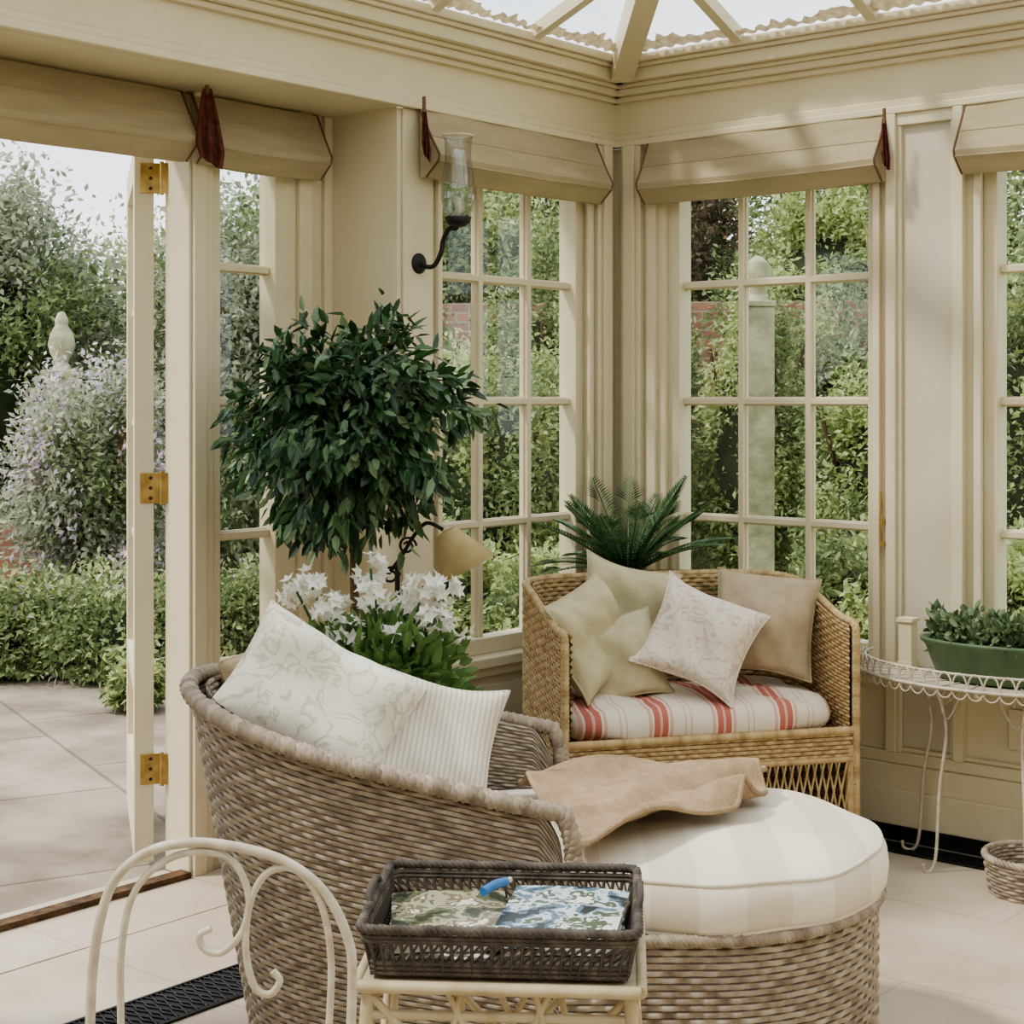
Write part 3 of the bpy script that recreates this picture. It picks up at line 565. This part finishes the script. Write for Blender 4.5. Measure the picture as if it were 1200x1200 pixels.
n=1800; p=unit(n)*rng.uniform(.3,1,(n,1)); P=p*np.array([.24,.24,.19])+np.array([0,0,.69]); leaves(b,P,p+unit(n)*.6+np.array([0,0,.5]),unit(n)+np.array([0,0,.8]),rng.uniform(.035,.08,n),.028,leafmat('geranium_leaf',[sr(84,116,64),sr(124,154,92),sr(100,130,70)],.5,.3),True)
b.lathe([(.001,.0),(.10,0),(.11,.02),(.14,.5),(.155,.51),(.155,.55),(.135,.55),(.13,.52),(.001,.52)],terra,32)
b.build('potted_white_geranium',W(-.36,4.42))
# cycad
b=B(); wx,wy=.30,-.32
for i in range(34):
    az=i*2.399; el=math.radians(18+60*((i*7)%34)/34); Lf=.44*(.8+.25*random.random()); dx,dy=math.cos(az),math.sin(az)
    hor=Lf*math.cos(el*.8); lim=9
    if dx<0: lim=min(lim,(wx-.07)/(-dx))
    if dy>0: lim=min(lim,(-wy-.08)/dy)
    sc=min(1,lim/hor)
    pts=np.array([(dx*hor*sc*t,dy*hor*sc*t,.845+Lf*.92*math.sin(el)*t-.16*t*t*(1.25-math.sin(el))) for t in np.linspace(0,1,14)])
    b.tube(pts,np.linspace(.005,.002,14),L_cycad,5)
    s_=np.array([-dy,dx,0]); q=np.array([np.interp(np.linspace(1.5,12.9,30),np.arange(14),pts[:,j]) for j in range(3)]).T; tg=np.gradient(q,axis=0); tg/=np.linalg.norm(tg,axis=1)[:,None]
    ll=.075*np.sin(np.linspace(.5,3.0,30))+.015
    for sg in(-1,1): leaves(b,q,s_*sg+tg*.6+np.array([0,0,.3]),np.tile([0,0,1.],(30,1)),ll,.010,L_cycad)
b.tube([(0,0,.5),(0,0,.86)],.05,bark,12); b.lathe([(.001,.0),(.09,0),(.11,.5),(.125,.51),(.125,.54),(.11,.54),(.105,.51),(.001,.51)],greenmetal,32)
b.build('potted_cycad',(.28,-.30,0))
# ---- floor lamp
b=B(); b.lathe([(.001,.02),(.11,.018),(.12,.008),(.12,0)],blackiron,28); b.tube([(0,0,0),(0,0,.98)],.008,blackiron)
arm=catmull([(-.18,0,.78),(-.10,0,.86),(0,0,.98),(.05,0,1.06),(.09,0,1.10),(.14,0,1.08)],8); b.tube(arm,.006,blackiron)
b.tube([(math.cos(t)*.028*(1-t/14)-.02,0,.94+math.sin(t)*.028*(1-t/14)) for t in np.linspace(0,9,40)],.004,blackiron,6)
b.tube([(math.cos(t)*.028*(1-t/14)+.03,0,1.03+math.sin(t)*.028*(1-t/14)) for t in np.linspace(0,9,40)],.004,blackiron,6)
shade=mat('cream_shade',sr(222,206,162),sr(212,194,148),20,.8,trans=.35)
TS=Matrix.Translation((.17,0,1.03))@Matrix.Rotation(math.radians(-28),4,'Y')
b.lathe([(.035,.05),(.10,-.08),(.098,-.08),(.034,.048)],shade,32,T=TS); b.lathe([(.001,.02),(.014,.01),(.02,-.03),(.001,-.06)],white_paint,16,T=TS)
b.build('floor_lamp',W(-.35,4.95),ANG)
# ---- wire console table
b=B(); zt=.60
def tubew(p,r=.004,seg=6): b.tube(p,r,white_paint,seg)
a_,c_=.46,.32
el=[(a_*math.cos(t),-c_*math.sin(t),zt) for t in np.linspace(0,math.pi,60)]
tubew(el,.006); tubew([(-a_,0,zt),(a_,0,zt)],.006)
tubew([(x*.96,y*.96,zt+.045) for x,y,z in el],.0045)
for i in range(0,59,2):
    p=np.array(el[i]);q=np.array(el[min(i+2,59)])
    t=np.linspace(0,math.pi,9); lp=[p*(1-(1-math.cos(a))/2)+q*((1-math.cos(a))/2)+np.array([0,0,.05*math.sin(a)]) for a in t]; tubew(lp,.003,5)
    lp=[p*(1-(1-math.cos(a))/2)+q*((1-math.cos(a))/2)-np.array([0,0,.028*math.sin(a)]) for a in t]; tubew(lp,.0025,5)
b.add([(0,0,zt-.001)]+[(x,y,zt-.001) for x,y,z in el],[(0,i+1,i) for i in range(1,60)],white_paint)
for i in range(4,57,4): tubew([(0,-.01,zt+.002),(el[i][0],el[i][1],zt+.002)],.002,5)
for x,y in((-.12,-.2),(.17,-.2),(-.26,-.03),(.33,-.03)):
    tubew(catmull([(x*1.05,y*1.05,zt),(x*.85,y*.85,zt-.15),(x*.95,y*.95,.25),(x*1.0,y*1.0,.06),(x*1.08,y*1.08,.008),(x*1.2,y*1.15,.008),(x*1.22,y*1.17,.03)],8),.0055,8)
    tubew(catmull([(x*.4,y*.9,zt-.01),(x*.55,y*.9,zt-.08),(x*.8,y*.9,zt-.12),(x*.92,y*.9,zt-.06),(x*.8,y*.9,zt-.03),(x*.72,y*.9,zt-.06)],6),.0035)
b.build('wire_console_table',(1.56,-.06,0))
b=B(); b.lathe([(.001,.0),(.14,0),(.15,.01),(.18,.10),(.195,.115),(.195,.125),(.18,.125),(.172,.11),(.001,.10)],greenmetal,40,sx=1.25,sy=.62)
n=2200; p=rng.uniform(-1,1,(n,3)); p=p[np.sum(p[:,:2]**2,1)<1]; P=p*np.array([.21,.10,.04])+np.array([0,0,.14]); P[:,2]+=.03*np.cos(p[:,0]*7)*np.cos(p[:,1]*5); n=len(P)
leaves(b,P,unit(n)*.7+p*.5+np.array([0,0,.5]),unit(n)+np.array([0,0,.6]),rng.uniform(.02,.042,n),.018,L_succ,True,.05)
b.build('green_planter',(1.60,-.19,.605))
b=B(); b.box(-.022,.022,-.022,.022,0,.15,cream); b.box(-.028,.028,-.028,.028,.15,.162,cream); b.box(-.026,.026,-.026,.026,0,.02,cream); b.build('candle_box',(1.27,-.11,.603))
b=B(); circ=[(.13*math.cos(t),.13*math.sin(t)) for t in np.linspace(0,2*math.pi,60)]
for o_,sg in((0,1),(-.012,-1)): weave(b,circ,lambda x,y,s:0*x,lambda x,y,s:0*x+.11,lambda x,z:0*x*z+(z*.15)+o_,wick,stake=.025,row=.011,sign=sg)
braid(b,[(x*1.1,y*1.1,.11) for x,y in circ],.011,wickt); b.lathe([(.001,.004),(.13,.004)],wickt,30); b.build('wicker_basket',(1.76,-.27,0))
# ---------------------------------------------------------------- foreground side table + tray + magazines
TA=ANG+math.radians(-4); TP=W(-.01,2.73)
b=B(); tz=.56; bm=mat('cream_bamboo',sr(196,182,154),sr(176,158,126),20,.5)
tw,td=.225,.18
b.box(-tw,tw,-td,td,tz-.018,tz-.004,bm)
for y in(-td,td): b.tube([(-tw,y,tz-.01),(tw,y,tz-.01)],.010,bm,10); b.tube([(-tw+.02,y*.9,tz-.06),(tw-.02,y*.9,tz-.06)],.008,bm)
for x in(-tw,tw): b.tube([(x,-td,tz-.01),(x,td,tz-.01)],.010,bm,10); b.tube([(x*.93,-td*.9,tz-.06),(x*.93,td*.9,tz-.06)],.008,bm)
for x in(-1,1):
    for y in(-1,1): b.tube([(x*tw*.92,y*td*.9,tz-.01),(x*(tw+.02),y*(td+.02),0)],.011,bm,10)
for y in(-td*.92,td*.92):
    b.tube([(-tw*.9,y,tz-.03),(tw*.95,y,.1)],.007,bm); b.tube([(tw*.9,y+.01,tz-.03),(-tw*.95,y+.01,.1)],.007,bm)
    b.tube([(-.06,y,tz-.02),(-.11,y,tz-.26)],.006,bm); b.tube([(.06,y,tz-.02),(.11,y,tz-.26)],.006,bm); b.tube([(-.08,y,tz-.02),(.05,y,tz-.3)],.006,bm); b.tube([(.08,y,tz-.02),(-.05,y,tz-.3)],.006,bm)
for x in(-tw*.95,tw*.95): b.tube([(x,-td*.9,tz-.03),(x,td*.95,.15)],.007,bm); b.tube([(x,td*.9,tz-.03),(x,-td*.95,.15)],.007,bm)
b.build('bamboo_side_table',TP,TA)
b=B(); aw,ad,hh=.205,.165,.075
def rr(a,c,r=.02,n=6):
    return arc(a-r,c-r,r,0,90,n)+arc(-a+r,c-r,r,90,180,n)+arc(-a+r,-c+r,r,180,270,n)+arc(a-r,-c+r,r,270,360,n)
for z,e in((.004,0),(.012,.001),(.02,.002),(.058,.012),(.065,.013)):
    b.tube([(x,y,z) for x,y in rr(aw+e,ad+e)],.0042,traym,6,closed=True)
braid(b,[(x,y,hh+.003) for x,y in rr(aw+.016,ad+.016)+[rr(aw+.016,ad+.016)[0]]],.008,traym,pitch=.03)
R0,_,_=resample(rr(aw,ad)+[rr(aw,ad)[0]],96); R1,_,_=resample(rr(aw+.015,ad+.015)+[rr(aw+.015,ad+.015)[0]],96)
for i in range(96):
    b.tube([(R0[i][0],R0[i][1],.0),(R1[i][0],R1[i][1],hh)],.0032,traym,5); j=(i+2)%96; b.tube([(R0[i][0],R0[i][1],.02),(R1[j][0],R1[j][1],.058)],.0022,traym,4)
b.box(-aw,aw,-ad,ad,0,.006,traym)
for sx in(-1,1): b.tube(catmull([(sx*(aw+.015),-.06,hh),(sx*(aw+.02),-.045,hh+.018),(sx*(aw+.02),0,hh+.024),(sx*(aw+.02),.045,hh+.018),(sx*(aw+.015),.06,hh)],6),.006,traym)
b.build('wicker_tray',(TP[0],TP[1],tz+.003),TA)
def magmat(name,cols,scale):
    m,nt,bb,o=_nt(name); L=nt.links.new; N=nt.nodes.new; tc=N('ShaderNodeTexCoord'); n=N('ShaderNodeTexNoise'); n.inputs['Scale'].default_value=scale; n.inputs['Detail'].default_value=4; n.inputs['Roughness'].default_value=.6; n.inputs['Distortion'].default_value=.3
    L(tc.outputs['Object'],n.inputs['Vector']); r=N('ShaderNodeValToRGB'); r.color_ramp.interpolation='CONSTANT'; r.color_ramp.elements[0].position=0; r.color_ramp.elements[0].color=c4(cols[0]); r.color_ramp.elements[1].position=.6; r.color_ramp.elements[1].color=c4(cols[-1])
    for i,c in enumerate(cols[1:-1]):
        e=r.color_ramp.elements.new(.42+.18*i/(len(cols)-2)); e.color=c4(c)
    L(n.outputs[0],r.inputs[0]); L(r.outputs[0],bb.inputs['Base Color']); bb.inputs['Roughness'].default_value=.3; return m
page=mat('paper_pages',sr(232,228,216),sr(214,208,194),60,.8)
mA=magmat('magazine_cover_green',[sr(60,64,50),sr(100,104,80),sr(170,166,140),sr(126,114,94),sr(220,214,196)],14); mB=magmat('magazine_cover_blue',[sr(44,50,54),sr(98,122,140),sr(200,210,214),sr(84,100,76),sr(226,228,226)],15)
mC=magmat('magazine_cover_dark',[sr(40,40,44),sr(120,110,96),sr(60,56,50),sr(90,90,84),sr(200,196,186)],20)
def mag(name,x,y,z,w,h,t,a,m):
    b=B(); b.box(-w/2,w/2,-h/2,h/2,0,t*.12,m); b.box(-w/2+.002,w/2-.002,-h/2+.002,h/2-.002,t*.12,t*.88,page)
    n=12; X=np.linspace(-w/2,w/2,n); G=np.array([[(x_,y_,t*.9+.004*math.sin((x_/w+.5)*math.pi)) for y_ in(-h/2,h/2)] for x_ in X]); b.grid(G,m); b.box(-w/2,-w/2+.002,-h/2,h/2,0,t*.92,m)
    c,s_=math.cos(TA),math.sin(TA); b.build(name,(TP[0]+x*c-y*s_,TP[1]+x*s_+y*c,tz+.003+z),TA+math.radians(a))
mag('magazine',-.10,-.01,.008,.20,.29,.014,2,mC); mag('magazine',.10,-.01,.008,.20,.28,.024,2,mC); mag('magazine',-.095,.01,.024,.20,.27,.018,8,mA); mag('magazine',.095,.0,.034,.20,.27,.022,-6,mB)
b=B(); b.tube(catmull([(-.035,0,0),(0,0,.003),(.035,0,0)],5),.008,mat('blue_plastic',sr(70,130,190),sr(50,106,160),10,.3),12); b.tube([(.035,0,0),(.05,0,0)],.005,white_paint,10)
b.build('blue_marker_pen',W(-.03,2.79,.640),ANG+1.0)
# ---- garden chair
b=B()
def ct(p,r=.007): b.tube(catmull(p,9),r,white_paint,10)
Z=lambda py:H-(py-467)*2.2/1900
X=lambda px:(px-260)/1900*2.2
def cp(l): return [(X(a),0,Z(q)) for a,q in l]
ct(cp([(108,1320),(106,1200),(112,1110),(130,1040),(165,1003),(215,988),(275,992),(335,1010),(380,1045),(408,1100),(413,1160),(405,1320)]),.0068)
ct(cp([(146,1320),(142,1200),(143,1110),(158,1045),(195,1008),(240,998),(275,1012),(292,1052),(284,1092),(260,1116),(240,1112),(234,1096),(248,1088)]),.0050)
ct(cp([(378,1320),(386,1200),(388,1120),(376,1058),(348,1020),(315,1022),(294,1056),(288,1110),(298,1155),(316,1165),(328,1150),(320,1138)]),.0050)
ct(cp([(106,1215),(180,1230),(260,1235),(340,1230),(406,1215)]),.006)
zs=.45; ct([(X(108),0,zs),(X(108)+.01,.1,zs),(X(180),.27,zs),(X(260),.31,zs),(X(340),.27,zs),(X(405)-.01,.1,zs),(X(405),0,zs)],.008)
ct([(X(108),0,zs),(0,-.01,zs),(X(405),0,zs)],.008)
for i in range(9):
    y=.02+i*.032; xw=.165*math.sqrt(max(.05,1-max(0,(y-.08)/.24)**2)); b.box(-xw,xw,y,y+.018,zs,zs+.005,white_paint)
for sx,sy,tx,ty in((X(108),0,-.18,-.05),(X(405),0,.18,-.05),(-.12,.26,-.17,.30),(.12,.26,.17,.30)): ct([(sx,sy,zs),((sx*1.3+tx)/2.3,(sy+ty)/2,zs*.5),(tx,ty,.01)],.009)
b.build('garden_chair',W(-.394,2.2),ANG)
# ---------------------------------------------------------------- outdoors
b=B(); b.box(-9.2,-.42,-12,1.4,-.12,-.04,pavem); b.build('terrace_paving')
b=B(); b.box(-60,40,-30,70,-.2,-.13,grass); b.box(-60,40,.13,70,-.13,-.06,grass); b.build('lawn_ground')
def uvwall(b,p,q,z0,z1,th,m):
    p=np.array(p[:2]);q=np.array(q[:2]); d=q-p; L_=np.linalg.norm(d); n=np.array([d[1],-d[0]])/L_*th
    V=[];U=[]
    for a,s_ in((p,0),(q,L_)):
        for z in(z0,z1): V.append((a[0],a[1],z));U.append((s_,z))
    b.add(V,[(0,2,3,1)],m,False,np.array(U)); V2=[(v[0]-n[0],v[1]-n[1],v[2]) for v in V]; b.add(V2,[(0,1,3,2)],m,False,np.array(U)); b.add([V[1],V[3],V2[3],V2[1]],[(0,1,2,3)],stone); b.add([V[0],V[1],V2[1],V2[0]],[(0,1,2,3)],m); b.add([V[2],V[3],V2[3],V2[2]],[(0,1,2,3)],m)
b=B(); uvwall(b,W(-1.0,13.2),W(6.5,12.2),-.1,2.25,.25,brick); b.build('brick_garden_wall')
b=B(); uvwall(b,W(-4.6,11.0),W(-2.7,11.4),-.03,.62,.25,brick); b.build('brick_garden_wall')
b=B()
for r,d,z,s_ in((-3.4,9.2,.12,.5),(-2.9,9.0,.1,.5),(-2.5,9.2,.14,.48),(-2.15,8.9,.1,.45),(-1.85,9.2,.12,.5),(-1.5,9.4,.16,.5),(-1.1,9.3,.2,.5)):
    bush(b,W(r,d,z),(.42,.42,.34),8000,.045,L_mid,60,.4)
    bush(b,W(r,d,z),(.44,.44,.38),2200,.045,L_light,40,.3,solid=False); bush(b,W(r,d,z),(.44,.44,.40),120,.05,L_lilac,20,.3,solid=False)
b.build('garden_border_hedge')
b=B(); c=W(-2.55,9.9,1.0)
bush(b,c,(.50,.50,.68),10000,.05,L_olive,70,.3,shell=.6,solid=False); bush(b,c,(.54,.54,.74),4200,.045,L_lilac,65,.22,shell=.8,solid=False); bush(b,c,(.45,.45,.6),3500,.05,L_mid,55,.35,shell=.5,solid=False)
for i in range(6): b.tube(catmull([(c[0]+.05*math.cos(i),c[1]+.05*math.sin(i),-.06),(c[0]+.1*math.cos(i*2),c[1]+.1*math.sin(i*2),.5),(c[0]+.3*math.cos(i*1.3),c[1]+.3*math.sin(i*1.3),1.3)],6),.022,bark)
b.build('flowering_wisteria_shrub')
def tree(name,r,d,z,rad,n,L_,m,cl=80,trunk=True,m2=None,cs=.3):
    b=B(); c=W(r,d,z); bush(b,c,rad,n,L_,m,cl,cs,shell=.65)
    if m2: bush(b,c,[q*1.04 for q in rad],n//3,L_,m2,cl//2,.2,shell=.8,solid=False)
    if trunk: b.tube([(c[0],c[1],-.1),(c[0],c[1],z)],.1,bark)
    b.build(name)
tree('olive_tree',-4.7,14.0,1.6,(1.3,1.3,1.75),34000,.075,L_olive,m2=L_mid)
tree('garden_tree',-3.3,16.5,1.6,(1.4,1.4,1.55),30000,.08,L_olive,m2=L_light)
tree('garden_tree',-2.1,14.0,1.6,(1.1,1.1,1.6),30000,.075,L_olive,m2=L_mid)
tree('garden_tree',-9.2,20,2.0,(2.6,2.6,2.3),20000,.13,L_olive)
tree('garden_tree',-.6,15.6,1.9,(1.4,1.4,1.9),34000,.08,L_mid,m2=L_light,cs=.2)
tree('garden_tree',1.2,18.5,2.4,(1.9,1.9,2.4),26000,.10,L_mid,m2=L_light,cs=.18)
tree('garden_tree',4.2,17,2.3,(2.2,2.0,2.4),30000,.10,L_mid,m2=L_light,cs=.2)
tree('garden_tree',7.4,17,2.3,(2.2,2.0,2.4),16000,.12,L_dark)
tree('garden_tree',-1.6,20,2.2,(2.0,2.0,2.3),20000,.12,L_mid,m2=L_olive)
tree('copper_beech_tree',1.45,14.6,2.3,(.75,.75,1.2),16000,.07,L_copper,m2=L_mid,cs=.22)
tree('garden_tree',2.75,13.9,2.4,(.7,.7,.9),16000,.07,L_light,m2=L_mid,cs=.2)
for i,(r,d,z,a,h,m,m2) in enumerate([(-.15,10.2,.9,.6,.95,L_light,L_mid),(.55,10.9,1.0,.5,1.15,L_light,L_mid),(-.85,11.4,1.1,.6,1.3,L_mid,L_light),(1.62,10.9,1.0,.42,1.35,L_light,L_mid),(2.2,9.8,.75,.42,1.0,L_light,L_mid),(3.0,9.8,1.1,.6,1.25,L_mid,L_light),(3.8,10.4,1.2,.8,1.5,L_mid,L_dark),(.3,8.3,.25,.45,.4,L_mid,L_light),(1.8,8.3,.3,.40,.5,L_mid,L_light),(2.6,8.2,.3,.5,.5,L_light,L_mid),(-.5,8.8,.35,.5,.5,L_mid,L_light),(1.05,12.2,1.2,.45,1.35,L_mid,L_light),(2.45,12.2,1.0,.45,1.5,L_light,L_mid),(.2,12.3,1.2,.5,1.4,L_mid,L_light),(-1.83,7.9,.06,.12,.16,L_light,L_mid)]):
    b=B(); c=W(r,d,z); k_=1 if a>.2 else .1; bush(b,c,(a,a,h),int(13000*k_),.05,m,55,.24,shell=.6); bush(b,c,(a*1.1,a*1.1,h*1.06),int(6000*k_),.05,m2,34,.2,solid=False)
    for q in range(5): t=q*1.26+i; b.tube(catmull([(c[0],c[1],-.05),(c[0]+.15*a*math.cos(t),c[1]+.15*a*math.sin(t),z*.5),(c[0]+.8*a*math.cos(t),c[1]+.8*a*math.sin(t),z+h*.6)],5),.014 if a>.2 else .004,bark,5)
    b.build('garden_shrub')
b=B(); b.box(-.11,.11,-.11,.11,-.1,.3,stone); b.box(-.07,.07,-.07,.07,.3,1.93,stone); b.box(-.078,.078,-.078,.078,1.93,1.96,stone)
b.lathe([(.06,1.96),(.045,1.99),(.05,2.01),(.068,2.06),(.072,2.1),(.055,2.15),(.02,2.18),(.001,2.185)],stone,24); b.build('stone_garden_column',W(1.21,8.0),ANG+.1,bevel=.006)
b=B(); b.box(-.08,.08,-.08,.08,-.1,1.62,stone); b.box(-.11,.11,-.11,.11,1.62,1.67,stone); b.lathe([(.07,1.67),(.04,1.72),(.075,1.78),(.09,1.84),(.075,1.91),(.04,1.97),(.045,2.0),(.025,2.05),(.001,2.06)],stone,24); b.build('stone_garden_finial',W(-3.0,10.8),ANG,bevel=.006)
# ---------------------------------------------------------------- light
w=bpy.data.worlds.new('sky'); scn.world=w; w.use_nodes=True; nt=w.node_tree; bg=nt.nodes['Background']
tc=nt.nodes.new('ShaderNodeTexCoord'); n=nt.nodes.new('ShaderNodeTexNoise'); n.inputs['Scale'].default_value=2.5; n.inputs['Detail'].default_value=6; r=nt.nodes.new('ShaderNodeValToRGB')
r.color_ramp.elements[0].position=.35; r.color_ramp.elements[0].color=(.72,.82,.95,1); r.color_ramp.elements[1].position=.6; r.color_ramp.elements[1].color=(.95,.96,.97,1)
nt.links.new(tc.outputs['Generated'],n.inputs[0]); nt.links.new(n.outputs[0],r.inputs[0]); nt.links.new(r.outputs[0],bg.inputs[0]); bg.inputs[1].default_value=2.0
sl_=bpy.data.lights.new('sun','SUN'); sl_.energy=3.2; sl_.angle=math.radians(6); sl_.color=(1,.96,.88); so=bpy.data.objects.new('sun',sl_); scn.collection.objects.link(so)
so.rotation_euler=Vector((.42,.5,-.85)).to_track_quat('-Z','Y').to_euler()
cam=bpy.data.cameras.new('camera'); cam.sensor_width=36; cam.lens=57; cam.shift_y=-.1108; cam.clip_end=300; co=bpy.data.objects.new('camera',cam); scn.collection.objects.link(co)
co.location=(CX,CY,H); co.rotation_euler=(math.pi/2,0,ANG); scn.camera=co
scn.view_settings.view_transform='AgX'; scn.view_settings.look='AgX - Medium High Contrast'; scn.view_settings.exposure=.0
